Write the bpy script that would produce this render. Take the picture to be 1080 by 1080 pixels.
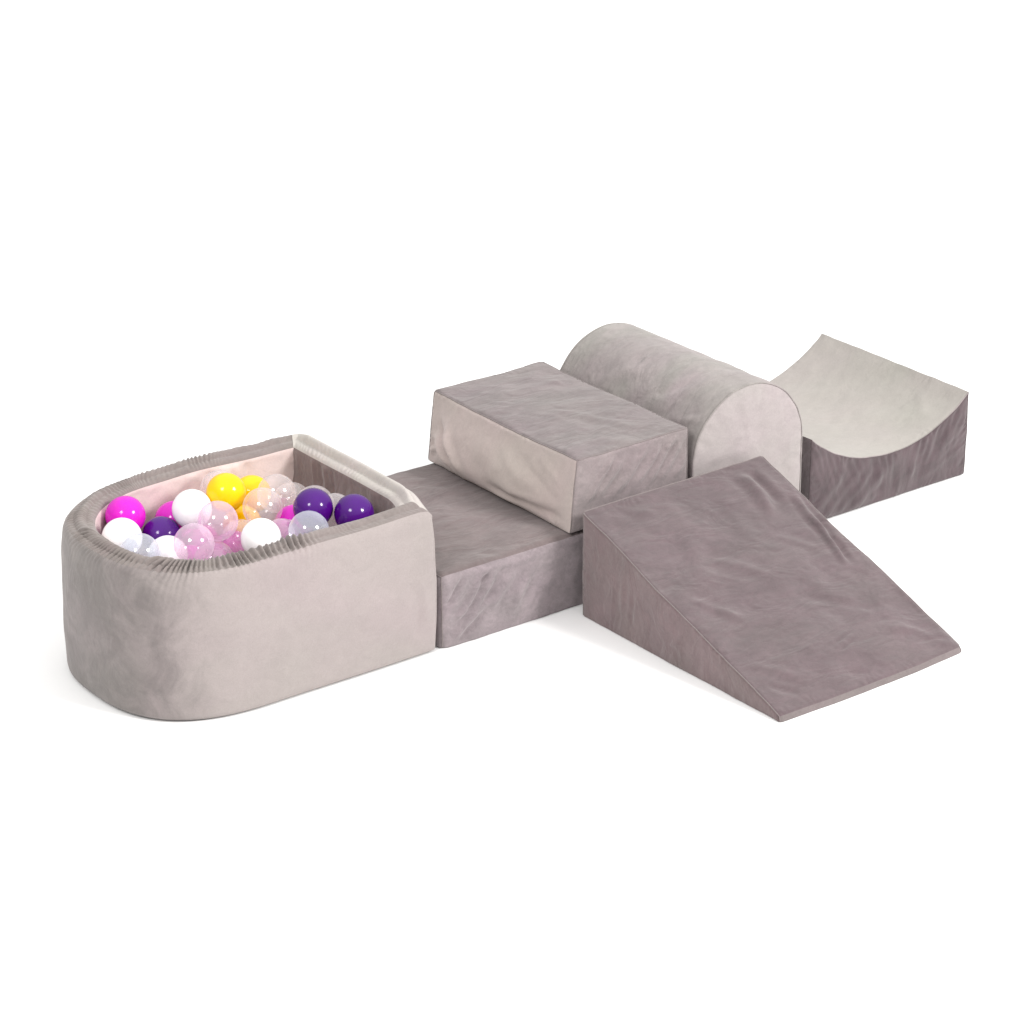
import bpy, math, random
import numpy as np
from mathutils import Matrix, Vector

for o in list(bpy.data.objects):
    bpy.data.objects.remove(o)
scn = bpy.context.scene
COL = scn.collection

# ------------------------------------------------------------------ camera
YAW, PITCH, ROLL = 0.637677564645668, 0.407077947391871, -0.007489787009715627
F_RATIO = 2.974968115981879
CAM = (-3.447653066226056, -4.948, 2.9596)
cy, sy = math.cos(YAW), math.sin(YAW)
cp, sp = math.cos(PITCH), math.sin(PITCH)
fwd = np.array([sy * cp, cy * cp, -sp])
r0 = np.array([cy, -sy, 0.0])
u0 = np.cross(r0, fwd)
cr, sr = math.cos(ROLL), math.sin(ROLL)
CR = cr * r0 + sr * u0
CU = -sr * r0 + cr * u0
cam_data = bpy.data.cameras.new('camera')
cam = bpy.data.objects.new('camera', cam_data)
COL.objects.link(cam)
cam.matrix_world = Matrix(((CR[0], CU[0], -fwd[0], CAM[0]),
                           (CR[1], CU[1], -fwd[1], CAM[1]),
                           (CR[2], CU[2], -fwd[2], CAM[2]),
                           (0, 0, 0, 1)))
cam_data.sensor_width = 36
cam_data.lens = 36 * F_RATIO * 1000 / 1080
cam_data.clip_end = 500
scn.camera = cam

# ------------------------------------------------------------------ studio light
world = bpy.data.worlds.new('World')
scn.world = world
world.use_nodes = True
WORLD_SIDE, WORLD_TOP = 0.48, 1.06
nt = world.node_tree
bg = nt.nodes['Background']
bg.inputs['Color'].default_value = (1, 0.995, 0.985, 1)
tc = nt.nodes.new('ShaderNodeTexCoord')
sep = nt.nodes.new('ShaderNodeSeparateXYZ')
mr = nt.nodes.new('ShaderNodeMapRange')
mr.inputs['From Min'].default_value = 0
mr.inputs['From Max'].default_value = 1
mr.inputs['To Min'].default_value = WORLD_SIDE
mr.inputs['To Max'].default_value = WORLD_SIDE + WORLD_TOP
nt.links.new(tc.outputs['Generated'], sep.inputs[0])
nt.links.new(sep.outputs['Z'], mr.inputs['Value'])
# unseen surround: an added gradient, stronger from the right, dims the left sides
dotn = nt.nodes.new('ShaderNodeVectorMath')
dotn.operation = 'DOT_PRODUCT'
dotn.inputs[1].default_value = (0.80, -0.60, 0)
nt.links.new(tc.outputs['Generated'], dotn.inputs[0])
side = nt.nodes.new('ShaderNodeMath')
side.operation = 'MULTIPLY_ADD'
nt.links.new(dotn.outputs['Value'], side.inputs[0])
side.inputs[1].default_value = 0.14
nt.links.new(mr.outputs[0], side.inputs[2])
clampn = nt.nodes.new('ShaderNodeMath')
clampn.operation = 'MAXIMUM'
nt.links.new(side.outputs[0], clampn.inputs[0])
clampn.inputs[1].default_value = 0.08
nt.links.new(clampn.outputs[0], bg.inputs['Strength'])


def softbox(name, direction, dist, size, power, color=(1, 1, 1)):
    d = Vector(direction).normalized()
    L = bpy.data.lights.new(name, 'AREA')
    L.shape = 'DISK'
    L.size = size
    L.energy = power
    L.color = color
    o = bpy.data.objects.new(name, L)
    COL.objects.link(o)
    o.location = Vector((0.4, 0.2, 0.2)) + d * dist
    o.rotation_euler = (-d).to_track_quat('-Z', 'Y').to_euler()
    return o


softbox('key_softbox', (0.337, -0.777, 0.532), 9.0, 2.2, 727, (1, 0.985, 0.97))
softbox('fill_softbox', (-0.684, -0.336, 0.651), 9.0, 2.2, 270, (1, 0.985, 0.97))

vs = scn.view_settings
vs.view_transform = 'Standard'
vs.look = 'None'
vs.exposure = 0
vs.gamma = 1
vs.use_curve_mapping = False
scn.cycles.max_bounces = 10
scn.cycles.transparent_max_bounces = 24


# ------------------------------------------------------------------ helpers
def srgb(r, g, b):
    f = lambda c: (c / 255 / 12.92) if c / 255 <= 0.04045 else ((c / 255 + 0.055) / 1.055) ** 2.4
    return (f(r), f(g), f(b))


def empty(name, loc, label, cat, group=None, rz=0.0):
    o = bpy.data.objects.new(name, None)
    COL.objects.link(o)
    o.location = loc
    o.rotation_euler = (0, 0, rz)
    o.empty_display_size = 0.1
    o['label'] = label
    o['category'] = cat
    if group:
        o['group'] = group
    return o


def link_mesh(name, verts, faces, mat, parent=None, smooth=True):
    me = bpy.data.meshes.new(name)
    me.from_pydata([tuple(map(float, p)) for p in verts], [], [tuple(map(int, f)) for f in faces])
    me.materials.append(mat)
    if smooth:
        me.polygons.foreach_set('use_smooth', [True] * len(me.polygons))
    me.update()
    o = bpy.data.objects.new(name, me)
    COL.objects.link(o)
    if parent is not None:
        o.parent = parent
    return o


class Waves:
    """Smooth 3D noise as a sum of random plane waves."""
    def __init__(self, seed, wavelength, n=14, spread=0.5):
        g = np.random.default_rng(seed)
        d = g.normal(size=(n, 3))
        d /= np.linalg.norm(d, axis=1)[:, None]
        k = 2 * math.pi / (wavelength * np.exp(g.uniform(-spread, spread, n)))
        self.k = d * k[:, None]
        self.ph = g.uniform(0, 2 * math.pi, n)
        self.n = n

    def __call__(self, P):
        return np.sin(P @ self.k.T + self.ph).sum(axis=1) / math.sqrt(self.n / 2)


def sstep(x):
    x = np.clip(x, 0, 1)
    return x * x * (3 - 2 * x)


def fold(S, T, a, b, width, amp, bend=0.0, hat=0.6):
    """A crease from a to b on a patch's own (s, t) metres; positive = ridge."""
    a = np.array(a, float)
    b = np.array(b, float)
    d = b - a
    L = np.hypot(*d)
    d /= L
    n = np.array([-d[1], d[0]])
    x = (S - a[0]) * d[0] + (T - a[1]) * d[1]
    y = (S - a[0]) * n[0] + (T - a[1]) * n[1]
    q = x / L
    y = y - bend * 4 * q * (1 - q)
    along = sstep(q / 0.3) * sstep((1 - q) / 0.3)
    z = y / width
    return amp * along * (np.exp(-z * z) - hat * 0.5 * (np.exp(-(z - 1.8) ** 2) + np.exp(-(z + 1.8) ** 2)))


def grid_faces(nu, nv, off=0, flip=False):
    i = np.arange(nu - 1)
    j = np.arange(nv - 1)
    I, J = np.meshgrid(i, j, indexing='ij')
    a = (I * nv + J).ravel() + off
    q = np.stack([a, a + nv, a + nv + 1, a + 1], axis=1)
    return q[:, ::-1] if flip else q


class Solid:
    """A padded block: patches share one continuous rounding + sag, so edges meet."""
    def __init__(self, dists, r, sag, seed):
        self.dists = dists
        self.r = r
        self.sag = sag
        self.w = [Waves(seed + i, 0.30) for i in range(3)]
        self.post = None
        self.w2 = [Waves(seed + 200 + i, 0.065) for i in range(3)]
        self.wp = Waves(seed + 300, 0.05)

    def warp(self, P):
        w = np.zeros_like(P)
        for f in self.dists:
            e, n, *rr = f(P)
            w += n * np.clip(self.r - e, 0, None)[:, None]
        L = np.linalg.norm(w, axis=1)
        nn = w / np.maximum(L, 1e-9)[:, None]
        Q = P - w + nn * np.minimum(L, self.r)[:, None]
        keep = sstep(P[:, 2] / 0.05)
        for i in range(3):
            d = self.sag * self.w[i](P) + 0.00035 * self.w2[i](P)
            if i == 2:
                d = d * keep
            Q[:, i] += d
        if self.post is not None:
            Q = Q + self.post(P)
        return Q, nn

    def patch(self, name, fn, lu, lv, mat, parent, wr=None, step=0.005, puff=0.0, flip=False, fade=0.02, pucker=0.0017):
        nu = max(3, int(lu / step) + 1)
        nv = max(3, int(lv / step) + 1)
        U, V = np.meshgrid(np.linspace(0, 1, nu), np.linspace(0, 1, nv), indexing='ij')
        U = U.ravel()
        V = V.ravel()
        P = fn(U, V)
        Q, nn = self.warp(P)
        S = U * lu
        T = V * lv
        ed = np.minimum(np.minimum(S, lu - S), np.minimum(T, lv - T))
        m = sstep(ed / fade)
        h = puff * np.sin(math.pi * U) * np.sin(math.pi * V)
        if wr is not None:
            h = h + m * wr(S, T, P)
            # little puckers where the cloth is gathered into the seam
            along = np.where(np.minimum(S, lu - S) < np.minimum(T, lv - T), T, S)
            loc = np.clip(0.15 + 0.85 * self.wp(P * 0.5 + 3.1), 0, 1.6)
            h = h + pucker * loc * sstep(ed / 0.007) * np.exp(-ed / 0.016) * np.sin(2 * math.pi * along / 0.021 + 2.2 * self.wp(P))
        Q = Q + nn * h[:, None]
        return link_mesh(name, Q, grid_faces(nu, nv, 0, flip), mat, parent)

    def seam(self, lines, mat, parent, rad=0.0015, lift=0.0006, step=0.008):
        """Stitched seam cord following the block's edges."""
        VV, FF = [], []
        off = 0
        for a, b in lines:
            if callable(a):
                n = 90
                P = a(np.linspace(0, 1, n))
            else:
                a = np.array(a, float)
                b = np.array(b, float)
                n = max(4, int(np.linalg.norm(b - a) / step))
                P = a + (b - a) * np.linspace(0, 1, n)[:, None]
            Q, nn = self.warp(P)
            Q = Q + nn * lift
            T = np.gradient(Q, axis=0)
            T /= np.linalg.norm(T, axis=1)[:, None]
            B = np.cross(T, nn)
            B /= np.linalg.norm(B, axis=1)[:, None]
            N = np.cross(B, T)
            k = 6
            ang = np.arange(k) * 2 * math.pi / k
            ring = Q[:, None, :] + rad * (np.cos(ang)[None, :, None] * N[:, None, :] + np.sin(ang)[None, :, None] * B[:, None, :])
            VV.append(ring.reshape(-1, 3))
            for i in range(n - 1):
                for j in range(k):
                    FF.append((off + i * k + j, off + i * k + (j + 1) % k, off + (i + 1) * k + (j + 1) % k, off + (i + 1) * k + j))
            FF.append(tuple(off + j for j in range(k))[::-1])
            FF.append(tuple(off + (n - 1) * k + j for j in range(k)))
            off += n * k
        return link_mesh('seam', np.concatenate(VV), FF, mat, parent)


def plane(p, n):
    p = np.array(p, float)
    n = np.array(n, float)
    n = n / np.linalg.norm(n)
    return lambda P: (-(P - p) @ n, np.tile(n, (len(P), 1)))


def quad(a, b, c, d):
    """bilinear a(0,0) b(1,0) c(1,1) d(0,1)"""
    a, b, c, d = (np.array(x, float) for x in (a, b, c, d))
    def fn(U, V):
        U = U[:, None]
        V = V[:, None]
        return a * (1 - U) * (1 - V) + b * U * (1 - V) + c * U * V + d * (1 - U) * V
    return fn


def dist(a, b):
    return float(np.linalg.norm(np.array(a, float) - np.array(b, float)))


def crumple(seed, amp, wl=0.10):
    w1 = Waves(seed, wl)
    w2 = Waves(seed + 50, wl * 0.4)
    return lambda P: amp * (w1(P) * 0.7 + 0.3 * w2(P) * np.clip(w1(P + 0.3), 0, 2))


# ------------------------------------------------------------------ materials
def nodes_of(name):
    m = bpy.data.materials.new(name)
    m.use_nodes = True
    t = m.node_tree
    return m, t, t.nodes['Principled BSDF']


def velvet(name, rgb, mottle=0.22, scale=6.0, seed=0.0, stretch=(1, 1, 1), streak=0.10, brushed_shade=None, dent=0.40, hues=0.022):
    """Short pile velvet: brush-marked nap clouds, streaks and fine fibre grain."""
    m, t, b = nodes_of(name)
    N = t.nodes.new
    L = t.links.new
    c = N('ShaderNodeTexCoord')
    mp = N('ShaderNodeMapping')
    mp.inputs['Location'].default_value = (seed * 1.7, seed * 0.9, seed * 2.3)
    mp.inputs['Scale'].default_value = stretch
    L(c.outputs['Object'], mp.inputs['Vector'])

    def noise(sc, det, rough, distn, vec):
        n = N('ShaderNodeTexNoise')
        n.inputs['Scale'].default_value = sc
        n.inputs['Detail'].default_value = det
        n.inputs['Roughness'].default_value = rough
        n.inputs['Distortion'].default_value = distn
        L(vec, n.inputs['Vector'])
        return n.outputs['Fac']

    def rng(x, a, bb, lo, hi, smooth=False):
        r = N('ShaderNodeMapRange')
        if smooth:
            r.interpolation_type = 'SMOOTHSTEP'
        r.inputs['From Min'].default_value = a
        r.inputs['From Max'].default_value = bb
        r.inputs['To Min'].default_value = lo
        r.inputs['To Max'].default_value = hi
        L(x, r.inputs['Value'])
        return r.outputs[0]

    def math_(op, x, y):
        q = N('ShaderNodeMath')
        q.operation = op
        for i, z in enumerate((x, y)):
            if isinstance(z, (int, float)):
                q.inputs[i].default_value = z
            else:
                L(z, q.inputs[i])
        return q.outputs[0]

    clouds = rng(noise(scale, 2.5, 0.5, 0.9, mp.outputs[0]), 0.32, 0.68, 1 - mottle * 0.50, 1 + mottle * 0.50, True)
    mp2 = N('ShaderNodeMapping')
    mp2.inputs['Rotation'].default_value = (0.5, 0.7, 0.6 + seed)
    mp2.inputs['Scale'].default_value = (1, 1.7, 1.4)
    L(mp.outputs[0], mp2.inputs['Vector'])
    mp3 = N('ShaderNodeMapping')
    mp3.inputs['Rotation'].default_value = (0.3, -0.6, 0.9 + 1.7 * seed)
    mp3.inputs['Scale'].default_value = (0.9, 1.9, 1.3)
    L(mp.outputs[0], mp3.inputs['Vector'])
    strk = rng(noise(scale * 3.0, 4, 0.62, 1.6, mp2.outputs[0]), 0.36, 0.64, 1 - streak * 0.55, 1 + streak * 0.55, True)
    crush = rng(noise(scale * 7.5, 3, 0.6, 2.2, mp.outputs[0]), 0.42, 0.66, 1.0 + streak * 0.12, 1 - streak * 0.5, True)
    grain = rng(noise(330, 3, 0.7, 0, c.outputs['Object']), 0.25, 0.75, 0.92, 1.08)
    f = math_('MULTIPLY', math_('MULTIPLY', math_('MULTIPLY', math_('MULTIPLY', clouds, strk), grain), crush), 0.93)
    if brushed_shade is not None:
        # one side is painted darker: its shading, along with the lie of the pile
        a0, a1, depth = brushed_shade
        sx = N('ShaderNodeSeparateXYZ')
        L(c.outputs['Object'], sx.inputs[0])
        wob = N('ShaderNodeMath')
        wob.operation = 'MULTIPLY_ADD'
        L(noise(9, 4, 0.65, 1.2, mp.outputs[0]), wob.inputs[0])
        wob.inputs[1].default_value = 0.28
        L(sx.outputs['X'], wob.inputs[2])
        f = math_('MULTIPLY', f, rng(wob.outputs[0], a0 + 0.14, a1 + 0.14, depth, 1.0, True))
    hue = noise(scale * 0.7, 2, 0.5, 0.3, mp2.outputs[0])
    mixc = N('ShaderNodeMix')
    mixc.data_type = 'RGBA'
    L(rng(hue, 0.3, 0.7, 0, 1), mixc.inputs[0])
    mixc.inputs[6].default_value = (rgb[0] * (1 + hues), rgb[1] * (1 - 0.8 * hues), rgb[2] * (1 + 0.6 * hues), 1)
    mixc.inputs[7].default_value = (rgb[0] * (1 - 0.5 * hues), rgb[1] * (1 + 0.4 * hues), rgb[2] * (1 - 0.5 * hues), 1)
    vm = N('ShaderNodeVectorMath')
    vm.operation = 'SCALE'
    L(mixc.outputs[2], vm.inputs[0])
    L(f, vm.inputs['Scale'])
    L(vm.outputs[0], b.inputs['Base Color'])
    b.inputs['Roughness'].default_value = 0.92
    b.inputs['Specular IOR Level'].default_value = 0.15
    b.inputs['Sheen Weight'].default_value = 0.25
    b.inputs['Sheen Roughness'].default_value = 0.75
    b.inputs['Sheen Tint'].default_value = (1, 0.97, 0.95, 1)
    bump0 = N('ShaderNodeBump')
    bump0.inputs['Strength'].default_value = dent
    bump0.inputs['Distance'].default_value = 0.02
    L(noise(8.5, 2.5, 0.5, 1.1, mp3.outputs[0]), bump0.inputs['Height'])
    bump1 = N('ShaderNodeBump')
    bump1.inputs['Strength'].default_value = 0.35
    bump1.inputs['Distance'].default_value = 0.004
    L(noise(28, 4, 0.55, 0.9, mp2.outputs[0]), bump1.inputs['Height'])
    L(bump0.outputs[0], bump1.inputs['Normal'])
    bump2 = N('ShaderNodeBump')
    bump2.inputs['Strength'].default_value = 0.25
    bump2.inputs['Distance'].default_value = 0.001
    L(noise(420, 2, 0.6, 0, c.outputs['Object']), bump2.inputs['Height'])
    L(bump1.outputs[0], bump2.inputs['Normal'])
    L(bump2.outputs[0], b.inputs['Normal'])
    return m


def plastic(name, rgb, rough=0.13):
    m, t, b = nodes_of(name)
    N = t.nodes.new
    L = t.links.new
    c = N('ShaderNodeTexCoord')
    n = N('ShaderNodeTexNoise')
    n.inputs['Scale'].default_value = 60
    n.inputs['Detail'].default_value = 3
    L(c.outputs['Object'], n.inputs['Vector'])
    r = N('ShaderNodeMapRange')
    r.inputs['To Min'].default_value = 0.9
    r.inputs['To Max'].default_value = 1.1
    L(n.outputs['Fac'], r.inputs['Value'])
    vm = N('ShaderNodeVectorMath')
    vm.operation = 'SCALE'
    vm.inputs[0].default_value = rgb
    L(r.outputs[0], vm.inputs['Scale'])
    L(vm.outputs[0], b.inputs['Base Color'])
    b.inputs['Roughness'].default_value = rough
    b.inputs['IOR'].default_value = 1.46
    b.inputs['Specular IOR Level'].default_value = 0.42
    b.inputs['Subsurface Weight'].default_value = 0.0
    bp = N('ShaderNodeBump')
    bp.inputs['Strength'].default_value = 0.12
    bp.inputs['Distance'].default_value = 0.002
    n2 = N('ShaderNodeTexNoise')
    n2.inputs['Scale'].default_value = 90
    n2.inputs['Detail'].default_value = 1
    L(c.outputs['Object'], n2.inputs['Vector'])
    L(n2.outputs['Fac'], bp.inputs['Height'])
    L(bp.outputs[0], b.inputs['Normal'])
    return m


def clear_plastic(name, tint, milk=0.3, haze=(0.97, 0.94, 0.955)):
    """Thin blown shell of slightly milky clear plastic."""
    m = bpy.data.materials.new(name)
    m.use_nodes = True
    t = m.node_tree
    t.nodes.clear()
    N = t.nodes.new
    L = t.links.new
    out = N('ShaderNodeOutputMaterial')
    lw = N('ShaderNodeLayerWeight')
    lw.inputs['Blend'].default_value = 0.5

    def power(p, mul, add):
        a = N('ShaderNodeMath')
        a.operation = 'POWER'
        L(lw.outputs['Facing'], a.inputs[0])
        a.inputs[1].default_value = p
        q = N('ShaderNodeMath')
        q.operation = 'MULTIPLY_ADD'
        L(a.outputs[0], q.inputs[0])
        q.inputs[1].default_value = mul
        q.inputs[2].default_value = add
        return q.outputs[0]

    tr = N('ShaderNodeBsdfTransparent')
    tr.inputs['Color'].default_value = (*tint, 1)
    df = N('ShaderNodeBsdfDiffuse')
    df.inputs['Color'].default_value = (*haze, 1)
    tl = N('ShaderNodeBsdfTranslucent')
    tl.inputs['Color'].default_value = (*haze, 1)
    ad = N('ShaderNodeMixShader')
    ad.inputs[0].default_value = 0.5
    L(df.outputs[0], ad.inputs[1])
    L(tl.outputs[0], ad.inputs[2])
    c = N('ShaderNodeTexCoord')
    nz = N('ShaderNodeTexNoise')
    nz.inputs['Scale'].default_value = 18
    nz.inputs['Detail'].default_value = 3
    L(c.outputs['Object'], nz.inputs['Vector'])
    mk = N('ShaderNodeMath')
    mk.operation = 'MULTIPLY_ADD'
    L(nz.outputs['Fac'], mk.inputs[0])
    mk.inputs[1].default_value = 0.05
    L(power(3.0, 0.5, milk - 0.025), mk.inputs[2])
    m1 = N('ShaderNodeMixShader')
    L(mk.outputs[0], m1.inputs[0])
    L(tr.outputs[0], m1.inputs[1])
    L(ad.outputs[0], m1.inputs[2])
    gl = N('ShaderNodeBsdfGlossy')
    gl.inputs['Roughness'].default_value = 0.11
    gl.inputs['Color'].default_value = (1, 1, 1, 1)
    m2 = N('ShaderNodeMixShader')
    geo = N('ShaderNodeNewGeometry')
    inner = N('ShaderNodeMath')          # the inside of the shell is duller than its polished outside
    inner.operation = 'MULTIPLY_ADD'
    L(geo.outputs['Backfacing'], inner.inputs[0])
    inner.inputs[1].default_value = -0.65
    inner.inputs[2].default_value = 1.0
    gm = N('ShaderNodeMath')
    gm.operation = 'MULTIPLY'
    L(power(3.5, 0.40, 0.105), gm.inputs[0])
    L(inner.outputs[0], gm.inputs[1])
    L(gm.outputs[0], m2.inputs[0])
    L(m1.outputs[0], m2.inputs[1])
    L(gl.outputs[0], m2.inputs[2])
    L(m2.outputs[0], out.inputs['Surface'])
    return m


M_PIT = velvet('pale_silver_velvet', (0.2936, 0.2558, 0.2459), 0.055, 4.0, 1.3, streak=0.04, brushed_shade=(-0.43, -0.19, 0.46), dent=0.15)
M_PITRIM = velvet('taupe_rim_velvet', (0.1810, 0.1527, 0.1433), 0.1, 9.0, 2.1, streak=0.1)
M_PITEND = velvet('pale_end_rim_velvet', (0.4437, 0.4125, 0.3824), 0.05, 8.0, 3.7, streak=0.05, dent=0.15)
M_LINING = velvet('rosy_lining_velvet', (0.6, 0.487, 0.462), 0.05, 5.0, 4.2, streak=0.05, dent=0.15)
M_LINING_SHADED = velvet('shaded_lining_velvet', (0.135, 0.092, 0.087), 0.10, 5.0, 5.5)  # same lining cloth, with the end wall's shade put into the colour
M_LOWTOP = velvet('mauve_step_top_velvet', (0.1187, 0.0881, 0.0874), 0.2, 5.0, 6.6, streak=0.14)  # the step's one mauve cloth, toned darker for the light on its top
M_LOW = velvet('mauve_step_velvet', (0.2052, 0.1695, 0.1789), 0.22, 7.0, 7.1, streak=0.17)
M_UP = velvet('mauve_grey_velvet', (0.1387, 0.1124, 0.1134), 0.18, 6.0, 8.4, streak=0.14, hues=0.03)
M_UPFRONT = velvet('mauve_grey_front_velvet', (0.2085, 0.1723, 0.1730), 0.18, 7.0, 9.9, streak=0.15)  # same cloth as the block's top, lighting of the upright sides put into its tone
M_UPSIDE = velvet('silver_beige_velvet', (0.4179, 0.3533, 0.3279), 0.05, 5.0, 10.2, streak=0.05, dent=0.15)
M_ARCH = velvet('silver_taupe_arch_velvet', (0.2366, 0.2121, 0.2034), 0.2, 6.0, 11.8, streak=0.13, hues=0.045)
M_ARCHEND = velvet('pale_pearl_velvet', (0.3285, 0.2927, 0.2871), 0.05, 8.0, 12.5, streak=0.06, dent=0.15)
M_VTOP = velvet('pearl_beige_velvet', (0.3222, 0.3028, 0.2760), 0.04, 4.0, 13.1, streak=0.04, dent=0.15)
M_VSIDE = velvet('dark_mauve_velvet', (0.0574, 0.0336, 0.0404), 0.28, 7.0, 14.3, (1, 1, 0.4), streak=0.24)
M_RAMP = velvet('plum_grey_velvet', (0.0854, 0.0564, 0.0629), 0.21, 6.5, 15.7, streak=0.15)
M_RAMPSIDE = velvet('plum_grey_side_velvet', (0.1383, 0.0938, 0.0965), 0.16, 7.0, 16.2, streak=0.11)  # slope's cloth again, lightened to carry the light level of the sides
M_LIP = velvet('plum_grey_lip_highlight_velvet', (0.135, 0.108, 0.108), 0.10, 7.0, 19.1)  # slope's cloth with a soft edge highlight painted in as a lighter tone
M_SEAM_D = velvet('mauve_seam_velvet', (0.16, 0.13, 0.128), 0.08, 20.0, 17.0)
M_SEAM_L = velvet('pale_seam_velvet', (0.42, 0.38, 0.36), 0.06, 20.0, 18.0)

# ------------------------------------------------------------------ floor
mf, tf, bf = nodes_of('white_studio_floor')
nzf = tf.nodes.new('ShaderNodeTexNoise')
nzf.inputs['Scale'].default_value = 3
crf = tf.nodes.new('ShaderNodeMapRange')
crf.inputs['To Min'].default_value = 0.855
crf.inputs['To Max'].default_value = 0.865
tf.links.new(nzf.outputs['Fac'], crf.inputs['Value'])
tf.links.new(crf.outputs[0], bf.inputs['Base Color'])
bf.inputs['Roughness'].default_value = 0.9
bf.inputs['Specular IOR Level'].default_value = 0.0
fl = link_mesh('floor', [(-60, -60, 0), (60, -60, 0), (60, 60, 0), (-60, 60, 0)], [(0, 1, 2, 3)], mf, None, False)
fl['kind'] = 'structure'
G = 0.001   # things stand a millimetre clear of the sheet

# ------------------------------------------------------------------ low step
def box_dists(x0, x1, y0, y1, z0, z1):
    return [plane((x0, 0, 0), (-1, 0, 0)), plane((x1, 0, 0), (1, 0, 0)), plane((0, y0, 0), (0, -1, 0)),
            plane((0, y1, 0), (0, 1, 0)), plane((0, 0, z0), (0, 0, -1)), plane((0, 0, z1), (0, 0, 1))]


def build_prism8(root, A, r, sag, seed, mats, wrinkles, puffs, seams=True, seam_mat=None, dists=None, post=None, skip=()):
    """A six sided padded block from eight corners A[x][y][z]."""
    S = Solid(dists, r, sag, seed)
    S.post = post
    g = lambda i, j, k: A[(i, j, k)]
    defs = {
        'top': (g(0, 0, 1), g(1, 0, 1), g(1, 1, 1), g(0, 1, 1)),
        'front': (g(0, 0, 0), g(1, 0, 0), g(1, 0, 1), g(0, 0, 1)),
        'back': (g(1, 1, 0), g(0, 1, 0), g(0, 1, 1), g(1, 1, 1)),
        'left': (g(0, 1, 0), g(0, 0, 0), g(0, 0, 1), g(0, 1, 1)),
        'right': (g(1, 0, 0), g(1, 1, 0), g(1, 1, 1), g(1, 0, 1)),
        'base': (g(0, 1, 0), g(1, 1, 0), g(1, 0, 0), g(0, 0, 0)),
    }
    names = {'top': 'top_panel', 'front': 'side_panel', 'back': 'side_panel', 'left': 'side_panel',
             'right': 'side_panel', 'base': 'base_panel'}
    for k, (a, b, c, d) in defs.items():
        lu = max(dist(a, b), dist(d, c))
        lv = max(dist(a, d), dist(b, c))
        S.patch(names[k], quad(a, b, c, d), lu, lv, mats[k], root, wrinkles.get(k),
                0.02 if k == 'base' else 0.0045, puffs.get(k, 0.0))
    lines = []
    for k in ('top', 'front', 'right', 'left'):
        a, b, c, d = defs[k]
        if k == 'top':
            lines += [q for i, q in enumerate(((a, b), (b, c), (c, d), (d, a))) if i not in skip]
        elif k == 'front':
            lines += [(a, d), (b, c)]
    lines += [(g(0, 1, 0), g(0, 1, 1)), (g(1, 1, 0), g(1, 1, 1))]
    S.seam(lines, seam_mat or M_SEAM_D, root)
    return S


def corners(x0, x1, y0, y1, z0, z1, dx0bot=0.0):
    A = {}
    for i, x in enumerate((x0, x1)):
        for j, y in enumerate((y0, y1)):
            for k, z in enumerate((z0, z1)):
                A[(i, j, k)] = (x - (dx0bot if (i == 0 and k == 0) else 0), y, z)
    return A


H1, H2 = 0.194, 0.388
low = empty('foam_step', (0.387, 0.3, G), 'low mauve velvet foam step under the grey topped block, beside the ball pit', 'foam block')
ox, oy = 0.387, 0.3
x0, x1 = 0.008 - ox, 0.766 - ox
cw = crumple(11, 0.0016, 0.09)


def low_front(S, T, P):
    h = cw(P)
    h += fold(S, T, (0.02, 0.01), (0.15, 0.10), 0.009, 0.0084, 0.006)
    h += fold(S, T, (0.03, 0.06), (0.12, 0.165), 0.008, 0.0084, -0.006)
    h += fold(S, T, (0.06, 0.05), (0.16, 0.175), 0.010, 0.0084, -0.006)
    h += fold(S, T, (0.01, 0.10), (0.07, 0.18), 0.007, -0.0070)
    h += fold(S, T, (0.13, 0.06), (0.22, 0.17), 0.013, 0.0070)
    h += fold(S, T, (0.20, 0.02), (0.27, 0.15), 0.012, 0.0056, 0.008)
    h += fold(S, T, (0.11, 0.145), (0.14, 0.16), 0.006, -0.0084)
    h += fold(S, T, (0.05, 0.178), (0.36, 0.172), 0.010, 0.0042)
    return h


def low_top(S, T, P):
    return crumple(12, 0.0018, 0.13)(P) + fold(S, T, (0.03, 0.05), (0.33, 0.02), 0.02, 0.002)


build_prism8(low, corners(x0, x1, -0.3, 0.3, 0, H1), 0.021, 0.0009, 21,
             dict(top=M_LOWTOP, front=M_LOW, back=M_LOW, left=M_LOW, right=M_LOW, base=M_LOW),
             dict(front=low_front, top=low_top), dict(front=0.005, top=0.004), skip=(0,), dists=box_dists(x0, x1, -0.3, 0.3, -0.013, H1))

# ------------------------------------------------------------------ tall block on the step
ub = empty('foam_block', (0.59, 0.3, H1 + 0.004), 'grey mauve velvet foam block with one silver beige side, lying on the low step', 'foam block')
ox = 0.59
x0, x1 = 0.414 - ox, 0.764 - ox
hz = H2 - H1 - 0.004
sl = 0.021
ln = np.array([-hz, 0, sl]) / math.hypot(hz, sl)
cu = crumple(31, 0.0015, 0.10)


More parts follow.
